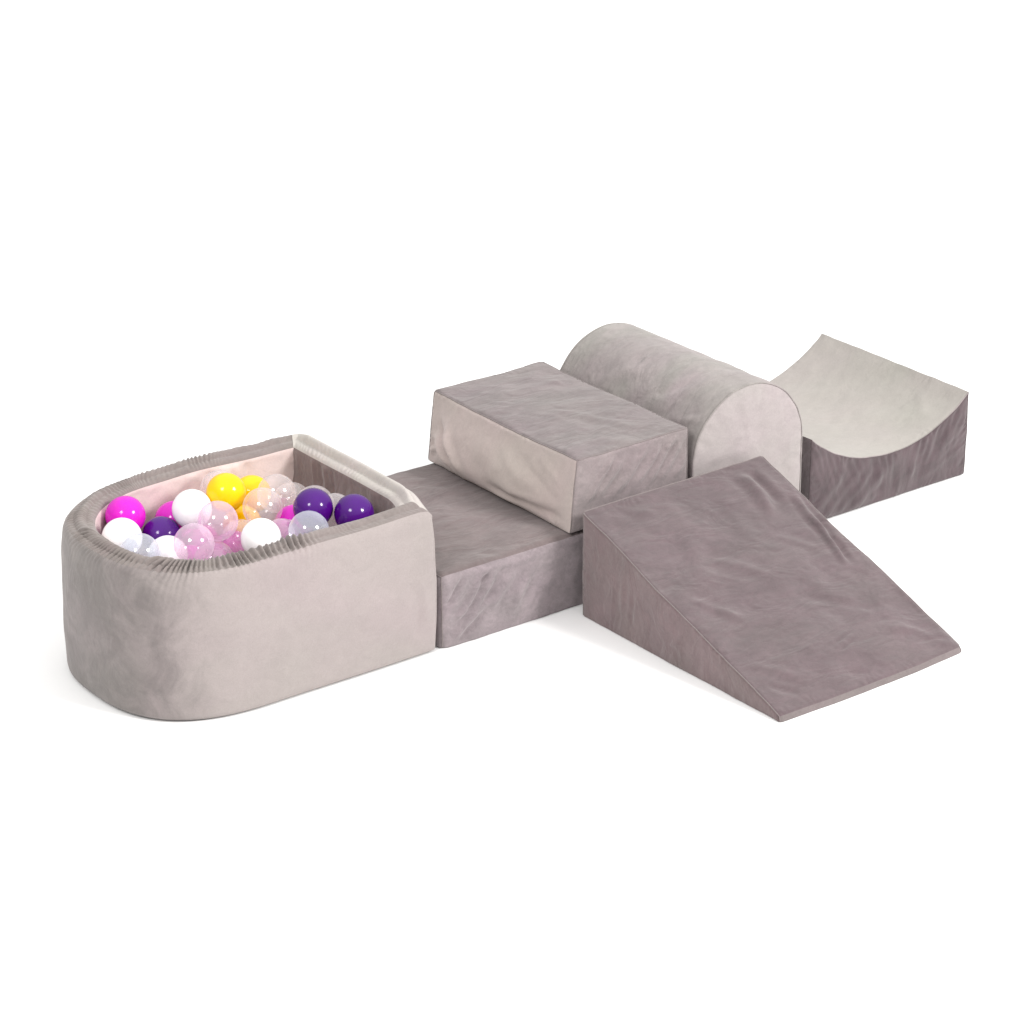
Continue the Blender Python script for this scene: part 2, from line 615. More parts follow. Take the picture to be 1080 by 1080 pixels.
def up_left(S, T, P):        # S: from the back to the front, T: upward
    h = 0.4 * cu(P)
    h += fold(S, T, (0.005, 0.075), (0.16, 0.035), 0.011, 0.012, 0.012)
    h += fold(S, T, (0.03, 0.13), (0.17, 0.045), 0.012, -0.010, -0.006)
    h += fold(S, T, (0.08, 0.14), (0.20, 0.03), 0.011, 0.010, -0.004)
    h += fold(S, T, (0.0, 0.03), (0.06, 0.06), 0.008, 0.007)
    h += fold(S, T, (0.14, 0.11), (0.40, 0.05), 0.028, -0.006, -0.008)
    h += fold(S, T, (0.26, 0.045), (0.585, 0.028), 0.014, -0.011, -0.010)
    h += fold(S, T, (0.28, 0.02), (0.59, 0.016), 0.009, 0.007, 0.003)
    h += fold(S, T, (0.38, 0.15), (0.56, 0.06), 0.012, -0.0035)
    h += fold(S, T, (0.30, 0.16), (0.46, 0.07), 0.014, 0.003)
    h += fold(S, T, (0.44, 0.17), (0.57, 0.10), 0.010, 0.0025)
    return h


def up_front(S, T, P):
    h = 0.7 * cu(P)
    g = np.random.default_rng(4)
    for k in range(8):
        s = 0.03 + 0.04 * k + g.uniform(-0.008, 0.008)
        h += fold(S, T, (s, 0.06 + g.uniform(-0.02, 0.02)), (s + 0.09, 0.17 + g.uniform(-0.01, 0.015)), 0.007 + g.uniform(0, 0.005),
                  g.uniform(0.004, 0.0075))
    h += fold(S, T, (0.28, 0.15), (0.34, 0.18), 0.010, 0.006)
    return h


def up_top(S, T, P):
    h = cu(P) + crumple(33, 0.002, 0.2)(P)
    h += fold(S, T, (0.02, 0.02), (0.20, 0.22), 0.02, 0.003, 0.02)
    h += fold(S, T, (0.24, 0.05), (0.14, 0.28), 0.015, 0.003, -0.02)
    h += fold(S, T, (0.20, 0.18), (0.31, 0.30), 0.016, -0.0025)
    h += fold(S, T, (0.02, 0.47), (0.30, 0.45), 0.02, 0.002)
    return h


BELLY = np.polyfit([0, .08, .16, .25, .35, .5, .65, .8, .9, 1], [-.15, .36, .66, .84, .92, .80, .52, .24, .1, 0], 6)


def ub_post(P):
    # the cover is slack: the foot of the beige side bellies out and rolls under
    y = P[:, 1] + 0.3
    bump = sstep((y - 0.03) / 0.22) * sstep((0.585 - y) / 0.12)
    t = np.clip(P[:, 2] / hz, 0, 1)
    g = np.polyval(BELLY, t)
    k = -0.044 * bump * g * np.clip(1 - (P[:, 0] - x0) / 0.2, 0, 1)
    D = np.zeros_like(P)
    D[:, 0] = k
    D[:, 2] = -0.004 * sstep((np.abs(P[:, 0]) - 0.1) / 0.07) * sstep((0.3 - np.abs(P[:, 1])) / 0.2) * P[:, 2] / hz * 0.5
    return D


d8 = [plane((x0, 0, hz), ln)] + box_dists(x0, x1, -0.3, 0.3, 0, hz)[1:]
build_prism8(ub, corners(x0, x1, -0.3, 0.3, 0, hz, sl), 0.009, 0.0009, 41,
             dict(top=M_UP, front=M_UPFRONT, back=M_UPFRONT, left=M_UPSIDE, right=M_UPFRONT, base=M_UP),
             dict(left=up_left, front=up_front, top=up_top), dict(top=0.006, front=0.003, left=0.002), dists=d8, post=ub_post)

# ------------------------------------------------------------------ arch
ax0, ax1 = 0.780, 1.146
arch = empty('foam_arch', ((ax0 + ax1) / 2, 0.286, G), 'tall foam arch with rounded silver taupe top and pale pearl end', 'foam arch')
aw = (ax1 - ax0) / 2
ah, ar = 0.272, aw
AD = 0.286
al = 2 * ah + math.pi * ar


def arch_profile(U):
    s = U * al
    X = np.where(s < ah, -aw, np.where(s > al - ah, aw, -aw * np.cos(np.clip((s - ah) / ar, 0, math.pi))))
    Z = np.where(s < ah, s, np.where(s > al - ah, al - s, ah + ar * np.sin(np.clip((s - ah) / ar, 0, math.pi))))
    return X, Z


def arch_side(P):
    up = P[:, 2] > ah
    d = np.stack([P[:, 0], np.zeros(len(P)), np.where(up, P[:, 2] - ah, 0)], 1)
    L = np.maximum(np.linalg.norm(d, axis=1), 1e-6)
    return ar - L, d / L[:, None]


AS = Solid([arch_side, plane((0, -AD, 0), (0, -1, 0)), plane((0, AD, 0), (0, 1, 0)), plane((0, 0, 0), (0, 0, -1))], 0.007, 0.0007, 51)


def arch_shell(U, V):
    X, Z = arch_profile(U)
    return np.stack([X, -AD + 2 * AD * V, Z], 1)


def arch_wr(S, T, P):
    h = crumple(52, 0.0009, 0.11)(P) + crumple(55, 0.0006, 0.22)(P)
    h += fold(S, T, (0.42, 0.05), (0.30, 0.30), 0.016, 0.0035, 0.02)
    h += fold(S, T, (0.50, 0.12), (0.38, 0.24), 0.014, -0.003)
    h += fold(S, T, (0.46, 0.28), (0.36, 0.45), 0.02, 0.003, -0.02)
    h += fold(S, T, (0.40, 0.02), (0.36, 0.12), 0.010, 0.003)
    return h


AS.patch('curved_panel', arch_shell, al, 0.6, M_ARCH, arch, arch_wr, 0.0055, flip=True)


def arch_end(y, name, flip):
    def fn(U, V):
        X, Z = arch_profile(U)
        c = np.array([0, 0.16])
        return np.stack([c[0] + (X - c[0]) * V, np.full(len(U), y), c[1] + (Z - c[1]) * V], 1)
    nu, nv = 160, 40
    U, V = np.meshgrid(np.linspace(0, 1, nu), np.linspace(0.02, 1, nv), indexing='ij')
    P = fn(U.ravel(), V.ravel())
    base = np.stack([-aw + 2 * aw * np.linspace(0, 1, nu), np.zeros(nu)], 1)
    Q, nn = AS.warp(P)
    h = sstep((1 - V.ravel()) / 0.12) * (crumple(57, 0.0013, 0.09)(P) + 0.005 * (1 - V.ravel() ** 2))
    ang = np.arctan2(P[:, 2] - 0.26, P[:, 0])
    h += 0.0009 * sstep((V.ravel() - 0.72) / 0.2) * sstep((1 - V.ravel()) / 0.05) * np.sin(ang * 22 + 2 * np.sin(ang * 5))
    Q = Q + nn * h[:, None]
    F = [tuple(f) for f in grid_faces(nu, nv, 0, flip)]
    hub = [i * nv for i in range(nu)]
    F.append(tuple(hub) if flip else tuple(hub[::-1]))
    # the wedge below, down to the floor line
    n0 = len(Q)
    c0 = list(range(0, nv))
    c1 = list(range((nu - 1) * nv, nu * nv))
    poly = c0[::-1] + c1
    F.append(tuple(poly) if flip else tuple(poly[::-1]))
    return link_mesh(name, Q, F, M_ARCHEND, arch)


arch_end(-AD, 'end_panel', False)
arch_end(AD, 'end_panel', True)
AS.patch('base_panel', quad((-aw, AD, 0), (aw, AD, 0), (aw, -AD, 0), (-aw, -AD, 0)), 2 * aw, 0.6, M_ARCH, arch, None, 0.03)


def arch_edge(y):
    def f(u):
        X, Z = arch_profile(u)
        return np.stack([X, np.full(len(u), y), Z], 1)
    return f


for yy in (-AD, AD):
    AS.seam([(arch_edge(yy), None)], M_ARCH, arch, 0.0022, 0.001)

# ------------------------------------------------------------------ dip
vx0, vx1, vh, vlow = 1.199, 1.768, 0.241, 0.134
VD = 0.293
dip = empty('foam_dip', ((vx0 + vx1) / 2, 0.021 + VD, G), 'far right foam block with a scooped pearl beige top and dark gathered sides', 'foam block')
vw = (vx1 - vx0) / 2
sg = vh - vlow
VR = (vw * vw + sg * sg) / (2 * sg)
vcz = vlow + VR


def vtop(X):
    return vcz - np.sqrt(np.maximum(VR * VR - X * X, 0))


def dip_top(P):
    d = np.stack([-P[:, 0], np.zeros(len(P)), vcz - P[:, 2]], 1)
    L = np.maximum(np.linalg.norm(d, axis=1), 1e-6)
    return L - VR, d / L[:, None]


VS = Solid([dip_top, plane((-vw, 0, 0), (-1, 0, 0)), plane((vw, 0, 0), (1, 0, 0)), plane((0, -VD, 0), (0, -1, 0)),
            plane((0, VD, 0), (0, 1, 0)), plane((0, 0, 0), (0, 0, -1))], 0.006, 0.0008, 61)


def dip_top_fn(U, V):
    X = -vw + 2 * vw * U
    return np.stack([X, -VD + 2 * VD * V, vtop(X)], 1)


VS.patch('scooped_panel', dip_top_fn, 0.62, 0.6, M_VTOP, dip,
         lambda S, T, P: crumple(62, 0.0012, 0.16)(P) + fold(S, T, (0.50, 0.05), (0.58, 0.16), 0.014, 0.002), 0.0055)


def dip_front_fn(y, sgn):
    def fn(U, V):
        X = sgn * (-vw + 2 * vw * U)
        return np.stack([X, np.full(len(U), y), vtop(X) * V], 1)
    return fn


wv = Waves(66, 0.05)


def gathers(S, T, P):
    X = P[:, 0]
    q = P[:, 2] / np.maximum(vtop(X), 0.02)
    dn = 1 - q
    # pleats fan out from the scooped edge
    lean = X * 0.9 * dn + 0.02 * np.sin(X * 9)
    ph = (X + lean * 0.6) * 2 * math.pi / 0.034 + 1.1 * np.sin(X * 31 + 1) + 0.8 * np.sin(X * 57)
    env = np.exp(-dn * 3.0) * sstep(dn / 0.05) * (0.5 + 0.5 * np.sin(X * 23 + 2) ** 2)
    h = 0.0017 * env * np.sin(ph)
    h += crumple(67, 0.0014, 0.10)(P)
    for s, w_, am in ((0.185, 0.0290, 0.0045), (0.235, 0.0174, 0.0045), (0.275, 0.0247, 0.0052), (0.32, 0.0174, 0.0045), (0.36, 0.0217, 0.0045), (0.41, 0.0261, 0.0037)):
        h += fold(S, T, (s - 0.012, -0.02), (s + 0.02, 0.26), w_, am, hat=0.15)
    for s, w_, am in ((-0.03, 0.0188, 0.0060), (0.02, 0.0217, 0.0060), (0.065, 0.0159, 0.0052), (0.115, 0.0217, 0.0045)):
        h += fold(S, T, (s, -0.02), (s + 0.17, 0.22), w_, am, -0.012, hat=0.15)
    for k, am in enumerate((0.005, 0.006, 0.007, 0.006)):
        h += fold(S, T, (0.38 + 0.02 * k, 0.05 + 0.03 * k), (0.60, 0.10 + 0.04 * k), 0.017, am * 0.7, 0.008, hat=0.15)
    return h


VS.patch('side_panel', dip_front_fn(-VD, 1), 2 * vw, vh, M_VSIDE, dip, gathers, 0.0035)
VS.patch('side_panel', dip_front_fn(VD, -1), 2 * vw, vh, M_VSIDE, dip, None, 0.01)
VS.patch('side_panel', quad((-vw, VD, 0), (-vw, -VD, 0), (-vw, -VD, vh), (-vw, VD, vh)), 0.6, vh, M_LOW, dip, None, 0.008)  # paler cloth colour here stands in for light missing in the gap
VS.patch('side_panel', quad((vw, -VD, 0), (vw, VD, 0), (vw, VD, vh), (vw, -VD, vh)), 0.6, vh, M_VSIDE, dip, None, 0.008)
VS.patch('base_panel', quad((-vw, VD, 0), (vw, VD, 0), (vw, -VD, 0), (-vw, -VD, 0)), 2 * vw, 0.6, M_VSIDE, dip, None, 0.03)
VS.seam([(lambda u: dip_top_fn(u, np.zeros(len(u))), None)], M_ARCH, dip, 0.0014)
for sx_ in (-vw, vw):
    VS.seam([((sx_, -VD, 0), (sx_, -VD, vh))], M_VSIDE, dip, 0.0014)


# ------------------------------------------------------------------ ramp
RX0, RX1, RY, RL, RH, RT = 0.391, 0.972, -0.046, 0.716, 0.2745, 0.015
ramp = empty('foam_ramp', ((RX0 + RX1) / 2, RY, G), 'plum grey velvet foam wedge sloping down to the front right, leaning against the step row', 'foam ramp', None, 0.0117)
rw = (RX1 - RX0) / 2
RA = {}
for i, x in enumerate((-rw, rw)):
    RA[(i, 0, 0)] = (x, -RL, 0)
    RA[(i, 0, 1)] = (x, -RL + 0.004, RT)
    RA[(i, 1, 0)] = (x, 0, 0)
    RA[(i, 1, 1)] = (x, 0, RH)
sn = np.array([0, -(RH - RT), RL - 0.004])
cm = crumple(71, 0.0012, 0.10)


def ramp_top(S, T, P):       # S across from the left, T up the slope
    h = cm(P) + crumple(73, 0.002, 0.25)(P)
    h += fold(S, T, (0.47, 0.74), (0.44, 0.55), 0.016, 0.010, 0.012)
    h += fold(S, T, (0.51, 0.73), (0.50, 0.58), 0.013, -0.009)
    h += fold(S, T, (0.545, 0.55), (0.50, 0.33), 0.010, 0.008, 0.01)
    h += fold(S, T, (0.55, 0.47), (0.52, 0.34), 0.009, -0.007)
    h += fold(S, T, (0.56, 0.62), (0.53, 0.44), 0.011, 0.007)
    h += fold(S, T, (0.38, 0.50), (0.49, 0.40), 0.012, 0.0025, 0.01)
    h += fold(S, T, (0.10, 0.72), (0.18, 0.68), 0.0130, 0.0025)
    h += fold(S, T, (0.26, 0.13), (0.36, 0.155), 0.004, -0.003)
    h += fold(S, T, (0.27, 0.11), (0.35, 0.13), 0.004, -0.003)
    h += fold(S, T, (0.02, 0.17), (0.14, 0.06), 0.0130, 0.0025, 0.01)
    h += fold(S, T, (0.03, 0.10), (0.10, 0.03), 0.0091, -0.0025)
    h += fold(S, T, (0.24, 0.045), (0.31, 0.03), 0.0104, -0.0030)
    h += fold(S, T, (0.20, 0.60), (0.12, 0.42), 0.020, 0.004)
    h += fold(S, T, (0.40, 0.70), (0.33, 0.48), 0.022, 0.004, -0.015)
    h += fold(S, T, (0.16, 0.50), (0.30, 0.36), 0.016, 0.0035, 0.015)
    h += fold(S, T, (0.05, 0.42), (0.15, 0.27), 0.014, 0.0035, -0.01)
    h += fold(S, T, (0.30, 0.30), (0.44, 0.20), 0.014, -0.003, 0.01)
    h += fold(S, T, (0.42, 0.14), (0.55, 0.06), 0.012, 0.003, 0.006)
    return h


def ramp_left(S, T, P):      # S from the back to the front
    h = 0.8 * cm(P)
    h += fold(S, T, (0.16, 0.06), (0.17, 0.22), 0.010, 0.003)
    h += fold(S, T, (0.20, 0.05), (0.21, 0.20), 0.008, -0.003)
    h += fold(S, T, (0.35, 0.08), (0.40, 0.14), 0.010, 0.003)
    return h


def ramp_post(P):
    D = np.zeros_like(P)
    D[:, 1] = -0.010 * np.cos(P[:, 0] / rw * math.pi / 2) * sstep((-P[:, 1] - 0.4) / 0.3)
    return D


rd = [plane((0, -RL, RT), sn), plane((-rw, 0, 0), (-1, 0, 0)), plane((rw, 0, 0), (1, 0, 0)), plane((0, 0, 0), (0, 1, 0)),
      plane((0, 0, -0.006), (0, 0, -1)), plane((0, -RL, 0), (0, -1, 0.05))]
build_prism8(ramp, RA, 0.0095, 0.0009, 81,
             dict(top=M_RAMP, front=M_LIP, back=M_RAMPSIDE, left=M_RAMPSIDE, right=M_RAMPSIDE, base=M_RAMPSIDE),
             dict(top=ramp_top, left=ramp_left), dict(top=0.006, left=0.002), dists=rd, post=ramp_post, skip=(0,))

# ------------------------------------------------------------------ ball pit
PX = -0.008                       # straight end
PC, PA, PB, PN = -0.45, 0.322, 0.30, 2.5
PH = 0.371
WT = 0.076                        # wall thickness
pit = empty('ball_pit', (-0.39, 0.3, G), 'D shaped pale velvet ball pit with gathered taupe rim, full of plastic balls', 'ball pit')
POX, POY = -0.39, 0.3


def lap(o):
    """At the back corner the pale end piece wraps round, so the U stops short of it."""
    return 0.038 + (WT - 0.038) * np.clip(o, 0, WT + 0.02) / WT


def u_path(n):
    """Parameters along the U: straight, superellipse nose, straight back."""
    ls = PX - PC
    phi = np.linspace(-math.pi / 2, math.pi / 2, 6001)
    def nose(o):
        c, s = np.cos(phi), np.sin(phi)
        return np.stack([PC - (PA - o) * np.abs(c) ** (2 / PN), 0.3 + (PB - o) * np.sign(s) * np.abs(s) ** (2 / PN)], 1)
    q = nose(0)
    d = np.r_[0, np.cumsum(np.linalg.norm(np.diff(q, axis=0), axis=1))]
    ln_ = d[-1]
    tot = 2 * ls + ln_
    s = np.linspace(0, tot, n)
    ph = np.interp(s - ls, d, phi)
    def at(o):
        o = np.asarray(o, float)
        c, sn_ = np.cos(ph), np.sin(ph)
        X = PC - (PA - o) * np.abs(c) ** (2 / PN)
        Y = 0.3 + (PB - o) * np.sign(sn_) * np.abs(sn_) ** (2 / PN)
        # straight runs
        fr = s < ls
        bk = s > tot - ls
        X = np.where(fr, (PX - o) + (PC - (PX - o)) * (s / ls), X)
        Y = np.where(fr, o, Y)
        X = np.where(bk, PC + ((PX - lap(o)) - PC) * ((s - (tot - ls)) / ls), X)
        Y = np.where(bk, 0.6 - o, Y)
        return np.stack([X, Y], 1)
    return s, tot, at


def end_path(n):
    k = n // 6
    qa = np.linspace(0, 1, k, endpoint=False)
    qb = np.linspace(0, 1, n - k)

    def at(o):
        o = float(o)
        e = max(float(lap(o)), o + 0.001)
        xa = (PX - e) + (e - o) * qa
        return np.stack([np.r_[xa, np.full(n - k, PX - o)], np.r_[np.full(k, 0.6 - o), (0.6 - o) + (2 * o - 0.6) * qb]], 1)
    return np.r_[0.04 * qa - 0.04, qb * 0.6], 0.6, at


def section(kind, wide=False):
    """(offset, height) pairs of the wall section, outside foot to inside foot."""
    r1, r2 = 0.026, 0.022
    A1, A2 = 0.92, 1.05          # where the rim cloth starts and ends on the roundings
    if kind == 'wall':
        z = np.linspace(0, 1, 46)
        zz = z * (PH - r1)
        o = -0.006 * np.sin(math.pi * np.clip(zz / PH, 0, 1)) ** 0.8
        o = o + 0.012 * np.clip(1 - zz / 0.012, 0, 1) ** 2
        o = o + (0.0 - o[-1]) * sstep((zz / PH - 0.75) / 0.22)
        a = np.linspace(0, A1, 8)[1:]
        return np.r_[o, r1 - r1 * np.cos(a)], np.r_[zz, PH - r1 + r1 * np.sin(a)]
    if kind == 'rim':
        a = np.linspace(A1, math.pi / 2, 6)
        o1 = r1 - r1 * np.cos(a)
        z1 = PH - r1 + r1 * np.sin(a)
        o2 = np.linspace(r1, WT - r2, 20)[1:-1]
        z2 = PH + 0.010 * np.sin(math.pi * (o2 - r1) / (WT - r2 - r1)) ** 0.8
        a = np.linspace(0, A2, 10)
        return np.r_[o1, o2, WT - r2 + r2 * np.sin(a)], np.r_[z1, z2, PH - r2 + r2 * np.cos(a)]
    a = np.linspace(A2, math.pi / 2, 6)
    z = np.linspace(PH - r2, 0.012, 40)[1:]
    return (np.r_[WT - r2 + r2 * np.sin(a), WT + 0.006 * np.sin(math.pi * np.clip((PH - r2 - z) / PH, 0, 1))],
            np.r_[PH - r2 + r2 * np.cos(a), z])


corner_planes = [plane((PX, 0, 0), (1, 0, 0)), plane((0, 0, 0), (0, -1, 0)), plane((0, 0.6, 0), (0, 1, 0))]
pw = [Waves(90 + i, 0.35) for i in range(3)]
pleat_a, pleat_b = Waves(95, 0.09), Waves(96, 0.22)


def pit_surface(name, path, kind, mat, disp=None):
    s, tot, at = path
    o, z = section(kind, wide=(mat is M_PITEND))
    n, m = len(s), len(o)
    P = np.zeros((n, m, 3))
    for j in range(m):
        P[:, j, :2] = at(o[j])
        P[:, j, 2] = z[j]
    if mat is M_PITEND:      # the end piece is the fatter roll
        k = np.clip((np.array(o) - 0.026) / (WT - 0.022 - 0.026), 0, 1)
        q = np.clip(s / 0.6, 0, 1)
        P[:, :, 2] += 0.009 * (sstep(q / 0.10) * sstep((1 - q) / 0.10))[:, None] * np.sin(math.pi * k)[None, :] ** 0.8
    P = P.reshape(-1, 3)
    R_ = 0.013
    w = np.zeros_like(P)
    for f in corner_planes:
        e, nn = f(P)
        w += nn * np.clip(R_ - np.maximum(e, 0), 0, None)[:, None]
    L = np.linalg.norm(w, axis=1)
    P = P - w + (w / np.maximum(L, 1e-9)[:, None]) * np.minimum(L, R_)[:, None]
    # the nose leans in a little towards the top
    P[:, 0] += 0.012 * (P[:, 2] / PH) * sstep((-0.40 - P[:, 0]) / 0.3)
    bx_ = np.array([-0.80, -0.68, -0.56, -0.45, -0.32, -0.20, -0.10, -0.03, 0.01])
    by_ = np.array([0.0, 0.001, 0.009, 0.022, 0.033, 0.030, 0.020, 0.007, 0.002])
    xs_ = np.linspace(-0.8, 0.01, 400)
    ys_ = np.convolve(np.pad(np.interp(xs_, bx_, by_), 24, mode='edge'), np.hanning(49) / np.hanning(49).sum(), 'valid')
    # the back wall is pushed out a little by the balls
    P[:, 1] += np.interp(P[:, 0], xs_, ys_) * sstep((P[:, 1] - 0.38) / 0.12) * (0.35 + 0.65 * P[:, 2] / PH)
    # and the top of the end wall leans out over the step
    P[:, 0] += 0.036 * sstep((P[:, 0] + 0.24) / 0.14) * sstep(P[:, 1] / 0.14) * sstep((P[:, 2] - 0.205) / 0.11)
    cd = np.minimum(np.hypot(P[:, 0] - PX, P[:, 1]), np.hypot(P[:, 0] - PX, P[:, 1] - 0.6))
    P[:, 2] -= 0.006 * sstep(1 - cd / 0.04) * sstep((P[:, 2] - 0.2) / 0.16)
    # small tilt and sag of the soft foam
    for i in range(3):
        P[:, i] += 0.0012 * pw[i](P) * (sstep(P[:, 2] / 0.05) if i == 2 else 1)
    Gd = P.reshape(n, m, 3)
    if disp is not None:
        du = np.gradient(Gd, axis=0)
        dv = np.gradient(Gd, axis=1)
        nr = np.cross(dv, du)
        nr /= np.maximum(np.linalg.norm(nr, axis=2), 1e-9)[:, :, None]
        Sg = np.repeat(s[:, None], m, 1)
        Cg = np.repeat(np.linspace(0, 1, m)[None, :], n, 0)
        nr = nr * PSIGN
        Gd = Gd + nr * disp(Sg, Cg, Gd)[:, :, None]
    V = Gd.reshape(-1, 3) - np.array([POX, POY, 0])
    return link_mesh(name, V, grid_faces(n, m, 0, True), mat, pit)


PSIGN = 1.0
US = u_path(900)
UT = US[1]


def shape3(f, Gd):
    return f(Gd.reshape(-1, 3)).reshape(Gd.shape[:2])


def wall_disp(S, Cc, Gd):
    h = shape3(crumple(101, 0.0010, 0.14), Gd)
    T = Gd[:, :, 2]
    h = h + fold(S, T, (0.03, 0.06), (0.07, 0.22), 0.016, 0.0025, 0.012) + fold(S, T, (0.06, 0.04), (0.055, 0.20), 0.012, -0.002)
    h = h + fold(S, T, (0.25, 0.30), (0.30, 0.33), 0.012, -0.0015)
    h = h + fold(S, T, (0.50, 0.20), (0.62, 0.24), 0.02, 0.0015)
    # the gathers die away down the wall at uneven lengths
    reach = 0.07 * np.clip(0.7 + 0.6 * np.interp(S, PL_S, PL_2), 0.25, 1.6)
    return h * sstep(Cc / 0.1) * sstep((1 - Cc) / 0.1) + 0.45 * pleats(S, -(1 - Cc) * 2, Gd) * np.exp(-(1 - Cc) / reach)


def pleats(S, Cc, Gd):
    """Gathers of the elastic hem: height of the pleat at S along the rim, Cc across it."""
    x = S / UT
    front = sstep((x - 0.145) / 0.05) * sstep((0.43 - x) / 0.06)     # the strongly gathered curve
    left = 0.55 * sstep((x - 0.36) / 0.05) * sstep((0.64 - x) / 0.06)
    back = 0.42 * sstep((x - 0.56) / 0.08) * sstep((0.93 - x) / 0.06)
    amp = 0.0050 * np.maximum(np.maximum(front, left), back) + 0.0004
    n1 = np.interp(S, PL_S, PL_1)
    n2 = np.interp(S, PL_S, PL_2)
    g = np.interp(S, PL_S, PL_3)
    ph = 2 * math.pi * (S + (0.018 + 0.014 * n2) * Cc) / 0.0148 + 1.5 * n1 + 1.6 * n2
    sn_ = np.sin(ph) + 0.25 * np.sin(0.57 * ph + 1.7 * n2)
    return amp * np.sign(sn_) * np.abs(sn_) ** 0.85 * np.clip(0.80 + 0.32 * g, 0.30, 1.25)


PL_S = np.linspace(-0.2, 3.0, 3000)
_pl = np.stack([PL_S, 0 * PL_S, 0 * PL_S], 1)
PL_1, PL_2, PL_3 = Waves(95, 0.09)(_pl), Waves(96, 0.22)(_pl), Waves(98, 0.08)(_pl)


def rim_disp(S, Cc, Gd):
    g = np.interp(S, PL_S, PL_3)
    env = (0.45 + 0.55 * sstep(Cc / 0.12)) * sstep((1 - Cc) / (0.22 + 0.10 * g.clip(-1, 1))) * (0.75 + 0.25 * np.cos(2.2 * (Cc - 0.2)))
    h = pleats(S, Cc, Gd) * env
    return h + sstep(Cc / 0.1) * env * 0.0012 * shape3(Waves(99, 0.10), Gd)


def end_rim_disp(S, Cc, Gd):
    ph = 2 * math.pi * S / 0.018 + 2 * shape3(pleat_a, Gd)
    inner = sstep((Cc - 0.45) / 0.3) * sstep((1.0 - Cc) / 0.08)
    q = sstep(S / 0.05) * sstep((0.6 - S) / 0.05)
    return q * (0.0009 * inner * np.sin(ph) * (0.5 + 0.5 * np.tanh(2 * shape3(Waves(97, 0.1), Gd))) + 0.0008 * shape3(Waves(93, 0.12), Gd) * sstep(Cc / 0.1) * inner)


def lining_disp(S, Cc, Gd):
    h = shape3(crumple(105, 0.002, 0.12), Gd)
    d = UT - S
    for c, wd, a in ((0.16, 0.008, 0.006), (0.13, 0.007, -0.005), (0.19, 0.012, 0.004), (0.30, 0.02, 0.003), (0.24, 0.012, -0.003)):
        h = h + a * np.exp(-((d - c + 0.03 * Cc) / wd) ** 2)
    return h * sstep(Cc / 0.15)


def end_lining_disp(S, Cc, Gd):
    h = shape3(crumple(106, 0.002, 0.12), Gd)
    for c, wd, a in ((0.10, 0.007, 0.006), (0.13, 0.008, -0.005), (0.16, 0.01, 0.005), (0.2, 0.012, -0.004), (0.44, 0.02, 0.003)):
        h = h + a * np.exp(-((S - c - 0.06 * Cc) / wd) ** 2)
    return h * sstep(Cc / 0.12)


EP = end_path(200)
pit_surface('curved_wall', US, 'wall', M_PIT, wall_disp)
pit_surface('rim', US, 'rim', M_PITRIM, rim_disp)
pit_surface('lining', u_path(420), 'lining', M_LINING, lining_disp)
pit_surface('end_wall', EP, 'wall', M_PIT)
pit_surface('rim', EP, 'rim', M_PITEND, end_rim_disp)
pit_surface('lining', EP, 'lining', M_LINING_SHADED, end_lining_disp)
ss, tt_, at_ = u_path(160)
q = at_(0.02)
link_mesh('base_mat', [(p[0] - POX, p[1] - POY, 0.014) for p in q] + [(p[0] - POX, p[1] - POY, 0.0005) for p in q],
          [tuple(range(160))[::-1], tuple(range(160, 320))] + [(i, (i + 1) % 160, 160 + (i + 1) % 160, 160 + i) for i in range(160)],
          M_LINING, pit, False)

# ------------------------------------------------------------------ balls
BR = 0.0472
MB = {
    'magenta': plastic('magenta_plastic', (0.62, 0.010, 0.47)),
    'white': plastic('white_plastic', (0.86, 0.86, 0.86), 0.25),
    'purple': plastic('purple_plastic', (0.058, 0.002, 0.155)),
    'yellow': plastic('yellow_plastic', (0.94, 0.54, 0.0)),
    'clear_pink': clear_plastic('pink_bleed_clear_plastic', (0.99, 0.93, 0.97), 0.28, (0.98, 0.80, 0.95)),  # pink light from magenta neighbours painted into the haze
    'clear_blue': clear_plastic('blue_bleed_clear_plastic', (0.95, 0.96, 0.99), 0.28, (0.86, 0.90, 0.99)),  # bluish cast of the purple balls nearby painted into the haze
    'clear': clear_plastic('clear_plastic', (0.985, 0.955, 0.965), 0.20),
}


def ball_mesh(kind):
    nu, nv = 56, 28
    V = [(0, 0, BR)]
    for i in range(1, nv):
        th = math.pi * i / nv
        for j in range(nu):
            a = 2 * math.pi * j / nu
            # the moulding seam round the equator stands a hair proud
            rr = BR + 0.00012 * math.exp(-((th - math.pi / 2) / 0.05) ** 2)
            V.append((rr * math.sin(th) * math.cos(a), rr * math.sin(th) * math.sin(a), rr * math.cos(th)))
    V.append((0, 0, -BR))
    Fc = [(0, 1 + j, 1 + (j + 1) % nu) for j in range(nu)]
    for i in range(nv - 2):
        for j in range(nu):
            a = 1 + i * nu
            Fc.append((a + j, a + nu + j, a + nu + (j + 1) % nu, a + (j + 1) % nu))
    a = 1 + (nv - 2) * nu
    Fc += [(a + j, len(V) - 1, a + (j + 1) % nu) for j in range(nu)]
    me = bpy.data.meshes.new('plastic_ball')
    me.from_pydata(V, [], Fc)
    me.polygons.foreach_set('use_smooth', [True] * len(me.polygons))
    me.materials.append(MB[kind])
    me.update()
    return me


